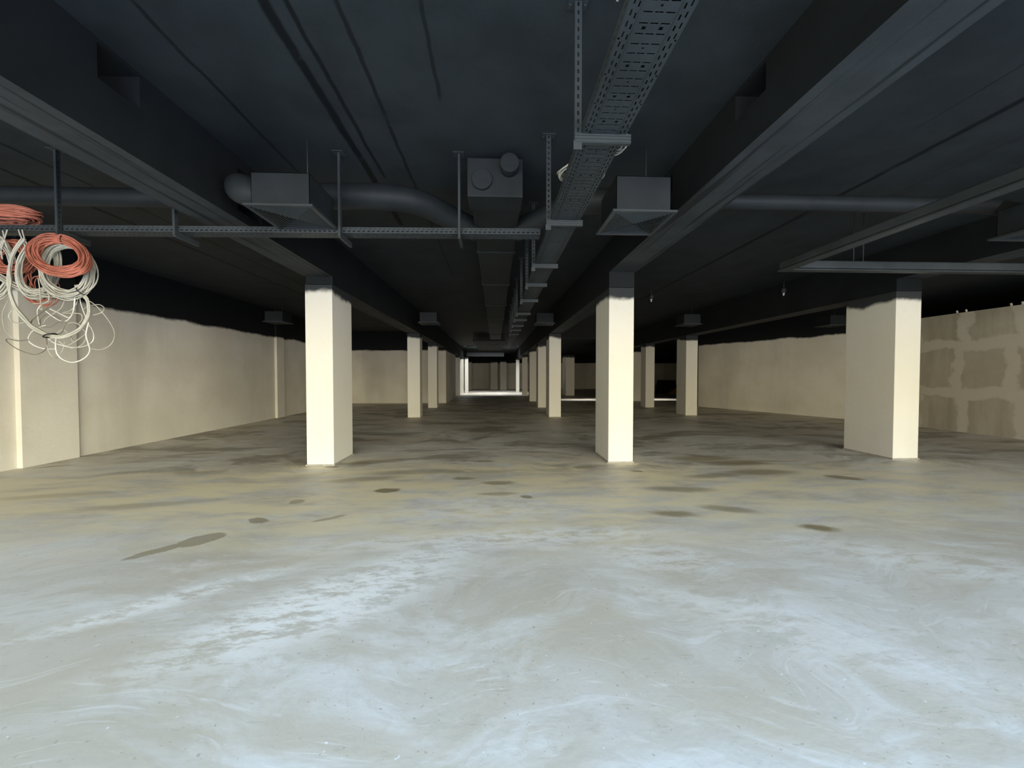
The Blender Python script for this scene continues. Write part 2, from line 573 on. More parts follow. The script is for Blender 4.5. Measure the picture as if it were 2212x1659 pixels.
b = MB()
for x0, x1, y0, y1 in ((-9, 22.2, YE - 0.2, 23.2), (-9, 4, 23.2, 23.7), (11.3, 22.2, 23.2, 23.7), (-9, 22.2, 23.7, 29.6),
                       (-9, -2.4, 29.6, 32.5), (1.8, 22.2, 29.6, 32.5), (-9, 22.2, 32.5, 45)):
    b.box(x0, y0, ZC, x1, y1, ZC + 0.2)
# added capped shafts that hide the far daylight lamps
for x0, x1, y0, y1 in ((4, 11.3, 23.2, 23.7), (-2.4, 1.8, 29.6, 32.5)):
    b.box(x0 - .1, y0 - .1, ZC + .2, x0, y1 + .1, ZC + .9)
    b.box(x1, y0 - .1, ZC + .2, x1 + .1, y1 + .1, ZC + .9)
    b.box(x0, y0 - .1, ZC + .2, x1, y0, ZC + .9)
    b.box(x0, y1, ZC + .2, x1, y1 + .1, ZC + .9)
    b.box(x0 - .1, y0 - .1, ZC + .9, x1 + .1, y1 + .1, ZC + 1.0)
wall('ceiling', b, M['ceil'], 'black painted concrete ceiling slab with long board seams')

b = MB(); b.box(-7.9, YE, 0, -7.69, 20.9, ZC)
wall('wall_left', b, M['wall'], 'long pale plaster wall on the left, sprayed black along its top')
for i, (y0, y1) in enumerate(((6.50, 7.36), (13.78, 14.25))):
    b = MB(); b.box(-7.75, y0, 0, -7.61, y1, ZC)
    tag(b.build('trim_%d' % (i + 1), M['wall'], bevel=0.006),
        ('wide shallow pilaster on the left wall, behind the hanging cables', 'narrow shallow pilaster far along the left wall')[i], 'pilaster', kind='structure')
b = MB(); b.prism([(-7.9, 20.9), (-2.66, 20.9), (-2.66, 25.9), (-2.9, 25.9), (-2.9, 21.1), (-7.9, 21.1)], 0, ZC)
wall('wall_back_left', b, M['wall'], 'pale plaster cross wall closing the left aisle and its return')
b = MB(); b.box(12.28, YE, 0, 12.45, 11.9, 3.15)
wall('wall_right', b, M['wall_patch'], 'patchy grey cement rendered partition on the right with a sharp top edge')
b = MB(); b.prism([(12.28, 11.9), (9.75, 18.1), (9.95, 18.2), (12.47, 11.97)], 0, ZC)
wall('wall_right_slanted', b, M['wall_slant'], 'slanting pale plaster wall between the two right columns')
b = MB(); b.prism([(9.75, 18.1), (9.95, 18.2), (22, 18.4), (22, 18.2)], 0, ZC)
wall('wall_right_return', b, M['wall'], 'hidden return behind the slanting right wall')
b = MB(); b.box(7.55, 22.1, 0, 9.25, 22.3, ZC)
wall('wall_stub', b, M['wall'], 'short pale wall panel standing between far right columns')
b = MB(); b.box(-7.9, 42, 0, 22.2, 42.2, ZC)
wall('wall_back', b, M['wall'], 'furthest pale wall at the end of the central aisle')
b = MB(); b.box(-3.6, 25.9, 0, -3.4, 42, ZC)
wall('wall_back_return', b, M['wall'], 'far left side wall of the central aisle')
b = MB(); b.box(22, YE, 0, 22.2, 42, ZC)
wall('wall_outer_right', b, M['shell'], 'black wall deep behind the right partition')
b = MB()
b.box(-7.9, YE - 0.2, 3.5, 22.2, YE, ZC)
b.box(12.28, YE - 0.2, 0, 22.2, YE, 3.5)
wall('wall_front', b, M['wall'], 'entrance wall with the wide daylight opening, behind the viewer')

# ------------------------------------------------------------------ columns
COLS = [
    # x0, x1, y0, depth, label
    (-3.12, -2.68, 6.48, 0.85, 'large cream column with black top, nearest on the left of the aisle'),
    (1.93, 2.36, 6.48, 0.85, 'brightest cream column right of centre, nearest beside the long cable tray'),
    (7.07, 7.54, 6.52, 0.97, 'broad cream column near the right edge, in front of the patchy partition'),
    (-3.12, -2.68, 13.82, 0.45, 'cream column second in the left row, just right of the large nearest left column'),
    (1.93, 2.36, 13.75, 0.75, 'cream column second in the middle row, left of the brightest column'),
    (7.10, 7.54, 14.05, 0.75, 'cream column second in the right row, at the end of the slanting wall'),
    (-3.09, -2.68, 17.82, 0.45, 'slim cream column third in the left row, before the cross wall corner'),
    (1.98, 2.36, 17.80, 0.75, 'slim cream column third in the middle row, just left of the second one'),
    (7.00, 7.42, 17.65, 0.60, 'slim pale column third in the right row, beside the black box'),
    (1.97, 2.36, 22.1, 0.75, 'dull pale column fourth in the middle row'),
    (2.00, 2.36, 28.0, 0.75, 'thin dull column fifth in the middle row with a bright lit edge'),
    (-3.10, -2.64, 28.4, 0.6, 'thin shaded column left of the bright gap at the aisle end'),
    (-2.98, -2.62, 31.6, 0.5, 'thin shaded column between the white post and the left wall return'),
    (-2.58, -2.30, 32.6, 0.5, 'white daylit post at the left of the far lit gap'),
    (-2.80, -2.45, 40.0, 0.5, 'warm lit post behind the white daylit post'),
    (1.85, 2.14, 34.2, 0.5, 'white daylit post at the right of the far lit gap'),
    (-0.50, 0.24, 40.8, 0.8, 'left one of two wide piers against the furthest wall'),
    (0.50, 1.17, 39.7, 0.8, 'right one of two wide piers against the furthest wall'),
    (5.20, 5.84, 28.2, 1.6, 'dark far pier with a lit side, seen between the middle columns'),
]
for x0, x1, y0, dp, lab in COLS:
    b = MB()
    b.box(x0, y0, 0, x1, y0 + dp, 3.0)
    o = b.build('concrete_column', M['column'], bevel=0.008)
    tag(o, lab, 'column', 'columns of the basement')
    if y0 < 7:
        m_ = MB()
        m_.prism([(x0 - .016, y0 - .012), (x1 + .016, y0 - .012), (x1 + .02, y0 + dp), (x0 - .02, y0 + dp)], 0, 0.022)
        fo = m_.build('mortar_fillet', M['mortar'], o)
        fo['label'] = 'grey mortar strip round the foot'

# ------------------------------------------------------------------ beams


def beam(x0, x1, y0, y1, zs, label, holes=()):
    b = MB()
    y = y0
    for (h0, h1, z0, z1) in sorted(holes):
        b.box(x0, y, zs, x1, h0, ZC)
        b.box(x0, h0, zs, x1, h1, z0)
        if z1 < ZC:
            b.box(x0, h0, z1, x1, h1, ZC)
        y = h1
    b.box(x0, y, zs, x1, y1, ZC)
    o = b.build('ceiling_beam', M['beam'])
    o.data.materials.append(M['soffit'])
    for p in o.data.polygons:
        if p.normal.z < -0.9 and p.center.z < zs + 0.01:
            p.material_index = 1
    tag(o, label, 'beam', 'beams under the ceiling')


PIPE_Y = 4.36
beam(-3.13, -2.67, YE, 6.48, 3.12, 'near black concrete beam running into the near left column', [(2.75, 3.06, 3.50, 3.74), (4.16, 4.56, 3.22, 3.66)])
beam(1.93, 2.38, YE, 6.48, 3.25, 'near black concrete beam running into the brightest column', [(2.71, 3.06, 3.54, 3.74), (4.16, 4.56, 3.30, 3.70)])
beam(7.07, 7.54, YE, 6.52, 3.20, 'near black concrete beam over the broad right column')
beam(-3.10, -2.67, 6.48, 40, 2.985, 'far black concrete beam continuing beyond the near left column')
beam(1.93, 2.36, 6.48, 40, 2.985, 'far black concrete beam continuing beyond the brightest column')
beam(7.07, 7.54, 6.52, 28, 2.985, 'far black concrete beam continuing beyond the broad right column')
b = MB(); b.box(-2.45, 33.1, 3.12, 0.75, 33.5, 3.46)
tag(b.build('ceiling_beam', M['column']), 'grey cross beam above the bright gap at the aisle end', 'beam', 'beams under the ceiling')
b = MB()
for k in range(13):
    y = 21.6 + k * 0.62
    b.box(-1.25, y, 3.40, 0.55, y + 0.30, 3.47)
b.box(-1.25, 21.6, 3.47, -1.15, 29.4, 3.52)
b.box(0.45, 21.6, 3.47, 0.55, 29.4, 3.52)
for x in (-1.2, 0.5):
    for y in (21.65, 25.5, 29.3):
        b.box(x - .02, y - .02, 3.47, x + .02, y + .02, ZC)
tag(b.build('slatted_soffit', M['duct']), 'ribbed dark soffit hanging over the far end of the central aisle', 'soffit')

# ------------------------------------------------------------------ rectangular supply duct
t = empty('air_duct', (0, 4.0, 3.35), 'long black rectangular air duct under the ceiling, over the middle aisle', 'duct')


def L(o, p):
    return tuple(a - c for a, c in zip(p, o.location))


ox, oy, oz = t.location


def lbox(b, x0, y0, z0, x1, y1, z1, o):
    a = o.location
    b.box(x0 - a.x, y0 - a.y, z0 - a.z, x1 - a.x, y1 - a.y, z1 - a.z)


ys = [4.35, 5.83, 7.9, 10.2, 12.6, 15.0, 17.4, 19.8]
for y0, y1 in zip(ys[:-1], ys[1:]):
    b = MB(); lbox(b, -0.255, y0, 3.345, 0.275, y1 - 0.012, 3.70, t)
    b.build('duct_section', M['duct'], t, bevel=0.006)
for y in ys[1:-1]:
    b = MB(); lbox(b, -0.275, y - 0.03, 3.33, 0.295, y + 0.03, 3.715, t)
    b.build('joint_flange', M['duct'], t, bevel=0.004)
b = MB(); lbox(b, -0.285, 4.0, 3.335, 0.285, 4.35, 3.725, t)
b.build('end_box', M['duct'], t, bevel=0.006)
for cx_, cz_, ln, r in ((-0.135, 3.495, 0.045, 0.102), (0.145, 3.625, 0.12, 0.094)):
    b = MB()
    p0 = Vector((cx_ - t.location.x, 4.0 - t.location.y, cz_ - t.location.z))
    b.tube([p0 + Vector((0, 0.01, 0)), p0 + Vector((0, -ln, 0))], r, 32)
    sp_ = b.build('round_spigot', M['duct'], t, bevel=0.004)

# ------------------------------------------------------------------ round branch ducts


def round_duct(pts, r, label, ribs=True, k=10):
    b = MB()
    P = smooth_path(pts, k)
    b.tube(P, r, 20)
    return tag(b.build('round_duct', M['duct']), label, 'duct', 'round branch ducts')


round_duct([(-0.25, 5.02, 3.37), (-0.55, 4.72, 3.41), (-0.85, 4.42, 3.44), (-1.2, 4.32, 3.45), (-1.75, 4.32, 3.45), (-2.2, 4.30, 3.42),
            (-2.42, 4.14, 3.37), (-2.46, 3.92, 3.32), (-2.36, 3.76, 3.24), (-2.18, 3.75, 3.18)], 0.135,
           'black round duct curving from the main duct round the left ceiling vent')
round_duct([(-2.64, 4.36, 3.42), (-3.0, PIPE_Y, 3.42), (-4.5, PIPE_Y, 3.41), (-7.68, PIPE_Y, 3.40)], 0.095,
           'thin black round duct crossing behind the beam to the left wall')
round_duct([(0.27, 5.02, 3.37), (0.55, 4.75, 3.41), (0.85, 4.48, 3.46), (1.2, 4.37, 3.48), (1.44, 4.24, 3.36), (1.40, 4.06, 3.22)], 0.135,
           'black round duct curving from the main duct to the right ceiling vent')
round_duct([(1.72, PIPE_Y, 3.50), (2.2, PIPE_Y, 3.50), (4.0, PIPE_Y, 3.50), (5.85, PIPE_Y, 3.50), (5.95, 4.3, 3.45), (5.95, 4.05, 3.3)], 0.085,
           'thin black round duct crossing from the right beam to the outer vent')

# ------------------------------------------------------------------ ceiling diffusers


def diffuser(label, x0, y0, z0=3.0, full=True, h=0.31):
    o = empty('ceiling_vent', (x0 + 0.295, y0 + 0.30, z0), label, 'vent', 'square ceiling vents')
    b = MB()
    # plenum box, open below
    hx, hy, hz = 0.255, 0.255, h
    for q in ((-hx, -hy, .02, hx, -hy + .004, hz), (-hx, hy - .004, .02, hx, hy, hz), (-hx, -hy, .02, -hx + .004, hy, hz),
              (hx - .004, -hy, .02, hx, hy, hz), (-hx, -hy, hz - .004, hx, hy, hz)):
        b.box(*q)
    b.build('plenum_box', M['duct'], o)
    for x_ in (0.12,):
        r_ = MB(); r_.tube([(x_, 0.0, hz), (x_, 0.0, ZC - z0)], 0.005, 6)
        r_.build('hanger_rod', M['steel'], o)
    g = MB()
    W = 0.30

    def ring(w0, za, w1, zb_):
        for k in range(4):
            c = [(-1, -1), (1, -1), (1, 1), (-1, 1)]
            a0, a1 = c[k], c[(k + 1) % 4]
            g.face([(a0[0] * w0, a0[1] * w0, za), (a1[0] * w0, a1[1] * w0, za), (a1[0] * w1, a1[1] * w1, zb_), (a0[0] * w1, a0[1] * w1, zb_)])
    ring(W, 0.018, W, 0.0)
    ring(W, 0.0, W - 0.035, 0.0)
    ring(W - 0.035, 0.0, W - 0.035, 0.03)
    fr = g.build('grille_frame', M['steel'], o, solid=0.003)
    g = MB()
    nr = 10 if full else 5
    st = (W - 0.045) / nr
    for k in range(nr):
        w1 = W - 0.04 - k * st
        ring(w1 - st * 0.70, 0.0, w1, 0.006)
    g.build('louvre', M['steel'], fr, solid=0.002)
    return o


diffuser('black square ceiling vent with box, left of the main duct in the near bay', -2.215, 3.52)
diffuser('black square ceiling vent with box, between the cable tray and right beam', 1.08, 3.50, 3.0, True, 0.34)
diffuser('black square ceiling vent at the right picture edge, past the diagonal trunking', 5.50, 3.50)
diffuser('distant dark vent above the left end of the central aisle', -2.28, 11.5, 3.06, False)
diffuser('distant dark vent beside the far end of the cable tray', 1.20, 11.5, 3.06, False)
diffuser('distant dark vent above the second column of the right row', 5.72, 11.5, 3.06, False)
diffuser('distant dark vent left of the near left column', -6.75, 11.5, 3.06, False)
diffuser('distant dark vent just left of the broad right column', 10.35, 11.5, 3.06, False)

# ------------------------------------------------------------------ long cable tray
TX0, TX1, TZ = 0.53, 0.80, 2.97
tr = empty('cable_tray', (TX0, 0.6, TZ), 'long black perforated cable tray running down the aisle beside the duct', 'cable tray')
TW = TX1 - TX0
PT = 0.05
slots = [
    (0.006, 0.034, 0.016, 0.0235, 1, 0), (0.020, 0.046, 0.038, 0.0455, 1, 0),
    (0.006, 0.034, TW - 0.0235, TW - 0.016, 1, 0), (0.020, 0.046, TW - 0.0455, TW - 0.038, 1, 0),
    (0.010, 0.0175, 0.070, 0.108, 1, 0), (0.010, 0.0175, 0.118, 0.152, 1, 0), (0.010, 0.0175, 0.162, 0.200, 1, 0),
    (0.028, 0.045, 0.090, 0.107, 4, 0), (0.028, 0.045, 0.163, 0.181, 4, 0),
    (0.030, 0.041, 0.129, 0.139, 4, 2), (0.036, 0.047, 0.004, 0.013, 4, 1), (0.036, 0.047, TW - 0.013, TW - 0.004, 4, 1),
]
b = MB()
b.perf((0, 0, 0), (0, 1, 0), (1, 0, 0), 7.0, TW, PT, slots)
b.face([(0, 7.0, 0), (0, 21, 0), (TW, 21, 0), (TW, 7.0, 0)])
b.build('tray_bottom', M['steel'], tr, solid=0.0016)
for x in (0, TW):
    b = MB()
    b.perf((x, 0, 0), (0, 1, 0), (0, 0, 1), 7.0, 0.06, PT, [(0.008, 0.036, 0.024, 0.031, 1, 0)])
    b.face([(x, 7.0, 0), (x, 21, 0), (x, 21, 0.06), (x, 7.0, 0.06)])
    d = 0.012 if x > 0 else -0.012
    b.face([(x, 0, 0.06), (x, 21, 0.06), (x - d, 21, 0.06), (x - d, 0, 0.06)])
    b.build('side_rail', M['steel'], tr, solid=0.0016)
# pressed ribs on the underside
b = MB()
for x in (0.056, TW - 0.056):
    b.box(x - 0.0025, 0, -0.0035, x + 0.0025, 21, -0.0008)
b.build('pressed_rib', M['steel'], tr)
b = MB()
for k in range(9):
    x_ = 0.022 + k * 0.0283
    b.tube(smooth_path([(x_ + random.uniform(-.003, .003), y_, 0.017) for y_ in range(0, 22, 1)], 2), 0.0145, 6)
b.build('added_slot_backing', M['tie'], tr)  # added black tubes, unseen, that darken the slots from behind
# dirty pale specks of loose wire in the tray
b = MB()
b.tube(smooth_path([(-0.012, 0.80, 0.07), (-0.02, 0.92, 0.16), (-0.01, 1.05, 0.12)], 6), 0.006, 8)
b.tube(smooth_path([(-0.03, 0.85, 0.06), (-0.025, 0.95, 0.12)], 6), 0.006, 8)
b.build('wire_end', M['white_cable'], tr)

# ------------------------------------------------------------------ crossing cable tray (square to the long one, slightly skewed)
ca = math.atan2(4.03 - 4.165, 0.52 - (-5.1))
XL = 8.1
cx0, cy0 = 0.52 - XL * math.cos(ca), 4.03 - XL * math.sin(ca)
ct = empty('cable_tray', (cx0, cy0, TZ), 'black perforated cable tray crossing from the left wall to the long tray', 'cable tray', rz=ca)
CW = 0.15
b = MB()
b.perf((0, 0, 0), (1, 0, 0), (0, 1, 0), XL, CW, 0.05,
       [(0.006, 0.034, 0.022, 0.031, 1, 0), (0.020, 0.046, 0.070, 0.078, 1, 0), (0.006, 0.034, CW - 0.031, CW - 0.022, 1, 0), (0.036, 0.046, 0.045, 0.055, 2, 0)])
b.build('tray_bottom', M['steel'], ct, solid=0.0016)
for y in (0, CW):
    b = MB()
    b.perf((0, y, 0), (1, 0, 0), (0, 0, 1), XL, 0.06, 0.05, [(0.008, 0.036, 0.013, 0.023, 1, 0), (0.030, 0.042, 0.040, 0.046, 1, 0)])
    b.build('side_rail', M['steel'], ct, solid=0.0016)

b = MB()
for k in range(5):
    y_ = 0.02 + k * 0.0275
    b.tube([(x_ * 0.5, y_ + random.uniform(-.002, .002), 0.016) for x_ in range(0, 17)], 0.0138, 6)
b.build('added_slot_backing', M['tie'], ct)  # added dark backing behind the crossing tray slots

# ------------------------------------------------------------------ hangers


def channel(b, p, length, axis, face_dir, w_=0.041, d_=0.021, slot=True):
    """strut channel of C section: slotted face towards face_dir, running along axis from p"""
    A = Vector(axis); Fd = Vector(face_dir); Wd = A.cross(Fd).normalized()
    p = Vector(p)
    b.perf(p + Fd * d_ - Wd * w_ / 2, A, Wd, length, w_, 0.05,
           [(0.012, 0.038, w_ / 2 - 0.006, w_ / 2 + 0.006, 1, 0)] if slot else [(0, 0, w_ / 2, w_ / 2, 1, 0)])
    n_ = int(length / 0.05) * 0.05
    for s_ in (-1, 1):
        c = p + Wd * w_ / 2 * s_
        b.face([c, c + A * n_, c + A * n_ + Fd * d_, c + Fd * d_])
        c2 = c - Wd * 0.010 * s_
        b.face([c, c + A * n_, c2 + A * n_, c2])


def hanger_main(label, detail=True):
    o = empty('tray_hanger', (0.505, 0, ZC), label, 'hanger', 'slotted hangers of the long tray')
    b = MB(); channel(b, (0, 0, 0.0), 0.87, (0, 0, -1), (0, -1, 0))
    b.build('post', M['steel'], o, solid=0.0025)
    b = MB()
    for z_ in (-0.805, -0.824, -0.843):
        b.box(-0.02, -0.030, z_ - 0.0065, 0.325, -0.024, z_ + 0.0065)
    b.box(-0.02, -0.026, -0.853, 0.325, 0.0, -0.806)
    b.build('arm', M['steel'], o)
    b = MB(); b.box(-0.06, -0.04, -0.008, 0.06, 0.04, 0.0)
    for x_ in (-0.045, 0.045):
        b.tube([(x_, 0, -0.02), (x_, 0, -0.008)], 0.009, 6)
    b.build('ceiling_plate', M['steel'], o)
    b = MB(); b.box(-0.028, -0.027, -0.895, 0.022, -0.022, -0.84)
    b.build('foot_bracket', M['steel'], o)
    return o


ORD = ['first', 'second', 'third', 'fourth', 'fifth', 'sixth', 'seventh', 'eighth', 'ninth', 'tenth']
h0 = None
for i, y in enumerate((2.38, 3.68, 5.12, 6.19, 7.49, 9.08, 10.1, 11.28, 12.4, 13.6)):
    lab = 'slotted black steel hanger, %s along the long cable tray from the viewer' % ORD[i]
    if h0 is None:
        h0 = hanger_main(lab)
        h = h0
    else:
        h = copy_tree(h0)
        h['label'] = lab
    h.location = (0.505, y, ZC)


def hanger_cross(x, label):
    yb = 4.03 + (x - 0.52) * math.tan(ca)
    o = empty('tray_hanger', (x, yb - 0.03, ZC), label, 'hanger', 'slotted hangers of the crossing tray')
    b = MB(); channel(b, (0, 0, 0), 0.85, (0, 0, -1), (1, 0, 0), 0.041, 0.021)
    b.build('post', M['steel'], o, solid=0.0025)
    b = MB(); b.box(-0.002, -0.01, -0.855, 0.022, 0.30, -0.812)
    b.box(-0.004, -0.01, -0.862, 0.024, 0.30, -0.856)
    b.build('arm', M['steel'], o)
    b = MB(); b.box(-0.05, -0.05, -0.008, 0.06, 0.05, 0)
    b.build('ceiling_plate', M['steel'], o)
    return o


hanger_cross(-4.42, 'slotted hanger holding the crossing tray beside the orange coils')
hanger_cross(-3.26, 'slotted hanger holding the crossing tray, half hidden by the left beam')
hanger_cross(-1.60, 'slotted hanger holding the crossing tray, right of the left vent')
hanger_cross(-0.38, 'slotted hanger holding the crossing tray, left of the main duct end')

# ------------------------------------------------------------------ L shaped trunking on the right
t = empty('cable_trunking', (4.0, 5.2, 2.95), 'black cable trunking running diagonally at upper right and turning behind the right column', 'trunking')
b = MB()
b.box(-0.03, -6.2, 0.03, 0.07, 0.06, 0.13)
b.box(0.07, -0.04, 0.03, 8.2, 0.06, 0.14)
b.build('trunking_body', M['steel'], t, bevel=0.02, seg=3)
b = MB()
b.box(-0.045, -6.2, 0.0, 0.085, 0.07, 0.022)
b.box(0.085, -0.05, 0.0, 8.2, 0.07, 0.022)
b.build('trunking_lid', M['steel'], t, bevel=0.008)
for i, x in enumerate((5.02, 5.16)):
    b = MB(); b.tube([(x, 5.22, 3.05), (x, 5.22, ZC)], 0.006, 8)
    tag(b.build('threaded_rod', M['steel']), ('thin hanging rod of the trunking, left one of the pair', 'thin hanging rod of the trunking, right one of the pair')[i], 'rod', 'rods holding the trunking')

# small pale fittings
for x, y, z, lab in ((4.10, 10.0, 3.77, 'small pale pendant fitting hanging right of the brightest column'),
                     (7.0, 9.1, 3.77, 'small dull pendant fitting hanging left of the broad right column')):
    o = empty('pendant_fitting', (x, y, z), lab, 'fitting', 'small ceiling fittings')
    b = MB(); b.tube([(0, 0, 0), (0, 0, -0.16)], 0.012, 8); b.build('stem', M['steel'], o)
    b = MB(); b.tube([(0, 0, -0.14), (0, 0, -0.19), (0, 0, -0.26), (0, 0, -0.28)], [0.03, 0.055, 0.045, 0.01], 14)
    b.build('cup', M['steel'], o)
    b = MB(); b.tube([(0, 0, -0.27), (0, 0, -0.34)], [0.028, 0.012], 10); b.build('tip', M['white_part'], o)
# stubs on the partition top
for i, y in enumerate((9.80, 9.60, 8.72, 8.52)):
    b = MB(); b.tube([(12.34, y, 3.14), (12.34, y, 3.20), (12.33, y + .01, 3.225)], 0.022, 8)
    tag(b.build('bolt_stub', M['white_part']), 'small pale stub on the top edge of the right partition, %s from the column' % ORD[i], 'bolt', 'stubs on the partition top')

# ------------------------------------------------------------------ cables


def coil_mesh(b, c, u, v, n_turn, r, rin, rout, jit=0.02, thick=0.03, seg=40):
    c, u, v = Vector(c), Vector(u), Vector(v)
    nn = u.cross(v).normalized()
    for k in range(n_turn):
        s0 = random.uniform(rin, rout)
        ph = random.uniform(0, 6.28)
        off = random.uniform(-thick, thick)
        e = random.uniform(-jit, jit)
        ex, ez = random.uniform(-jit, jit), random.uniform(-jit, jit)
        pts = []
        for q in range(seg):
            a = 2 * math.pi * q / seg
            s_ = s0 * (1 + e * math.sin(2 * a + ph))
            pts.append(c + u * (s_ * math.cos(a) + ex) + v * (s_ * math.sin(a) + ez) + nn * (off + 0.012 * math.sin(3 * a + ph)))
        b.tube(pts, r, 6, closed=True)


def coil(name, mat, label, c, u, v, n_turn, r, rin, rout, jit=0.02, thick=0.03, ties=(), cat='cable coil', group='cable coils on the crossing tray'):
    o = empty(name, c, label, cat, group)
    b = MB(); coil_mesh(b, (0, 0, 0), u, v, n_turn, r, rin, rout, jit, thick)
    b.build('cable', mat, o)
    for a in ties:
        ur, vr = Vector(u), Vector(v)
        d = ur * math.cos(a) + vr * math.sin(a)
        nn = ur.cross(vr).normalized()
        tm = MB()
        m0, wd = (rin + rout) / 2, (rout - rin) / 2 + 0.02
        pts = [d * (m0 + wd * math.cos(q * math.pi / 6)) + nn * (thick + 0.012) * math.sin(q * math.pi / 6) for q in range(12)]
        tm.tube(pts, 0.004, 6, closed=True)
        tm.build('cable_tie', M['tie'], o)
    return o


V3 = Vector


def facing(c, a, b_, d):
    """a to the right, b up and d away along the line from the doorway viewpoint to the coil"""
    r_ = (V3(c) - V3((0, 0, 1.5))).normalized()
    return V3((a, 0, b_)) + r_ * d


def hung_coil(mat, label, c, u, v, n_turn, r, rin, rout, jit, thick, ties=()):
    return coil('cable_coil', M[mat], label, c, facing(c, *u), facing(c, *v), n_turn, r, rin, rout, jit, thick, ties=ties)


hung_coil('orange', 'neat orange cable ring tied below the crossing tray, in front of grey coils', (-4.285, 4.0, 2.68),
          (0.295, -0.05, 0.0), (0.03, 0.195, 0.2), 46, 0.0065, 0.62, 1.0, 0.02, 0.02, (1.5,))
hung_coil('grey_cable', 'grey cable ring hanging directly behind the neat orange ring', (-4.33, 4.11, 2.57),
          (0.255, 0.0, 0.02), (0.0, 0.28, 0.09), 26, 0.0065, 0.80, 1.02, 0.05, 0.03, (-1.0,))
hung_coil('grey_cable', 'grey cable ring hanging left of the neat orange ring', (-4.66, 4.16, 2.60),
          (0.19, -0.06, 0.12), (0.09, 0.28, 0.05), 18, 0.0065, 0.84, 1.05, 0.05, 0.03, (2.2,))
hung_coil('orange', 'messy orange cable ring at the left picture edge below the tray', (-4.965, 4.2, 2.72),
          (0.19, 0.05, 0.03), (-0.05, 0.16, 0.07), 20, 0.0065, 0.55, 1.05, 0.12, 0.03)
hung_coil('orange', 'loose orange strands drooping behind the grey rings', (-4.77, 4.25, 2.46),
          (0.15, -0.10, 0.05), (0.06, 0.20, 0.05), 11, 0.005, 0.5, 1.1, 0.25, 0.05)
hung_coil('grey_cable', 'grey cable ring cut off by the left picture edge', (-5.05, 4.14, 2.58),
          (0.17, -0.05, 0.08), (0.05, 0.28, 0.06), 12, 0.0065, 0.85, 1.05, 0.08, 0.03)
c = (-4.98, 4.14, 3.115)
coil('cable_coil', M['orange'], 'flat orange cable coil lying on top of the crossing tray at the left edge', c,
     V3((0.38, -0.01, 0.0)), V3((0.0, 0.14, 0.0)), 42, 0.0065, 0.55, 1.0, 0.05, 0.055)

loop = [(-4.758, 4.135, 2.866), (-4.846, 4.13, 2.734), (-4.881, 4.118, 2.571), (-4.88, 4.107, 2.422), (-4.868, 4.106, 2.316), (-4.839, 4.116, 2.183), (-4.783, 4.129, 2.079), (-4.714, 4.135, 2.003), (-4.653, 4.13, 1.955), (-4.561, 4.117, 1.91), (-4.453, 4.107, 1.886), (-4.368, 4.106, 1.886), (-4.292, 4.116, 1.914), (-4.218, 4.129, 1.975), (-4.165, 4.135, 2.066), (-4.138, 4.13, 2.161), (-4.143, 4.117, 2.254), (-4.176, 4.107, 2.311), (-4.221, 4.106, 2.34), (-4.241, 4.116, 2.401)]
cross = [(-5.039, 4.136, 2.515), (-4.939, 4.126, 2.455), (-4.84, 4.127, 2.397), (-4.758, 4.138, 2.362), (-4.631, 4.15, 2.333), (-4.523, 4.155, 2.327), (-4.402, 4.149, 2.329), (-4.257, 4.136, 2.337)]
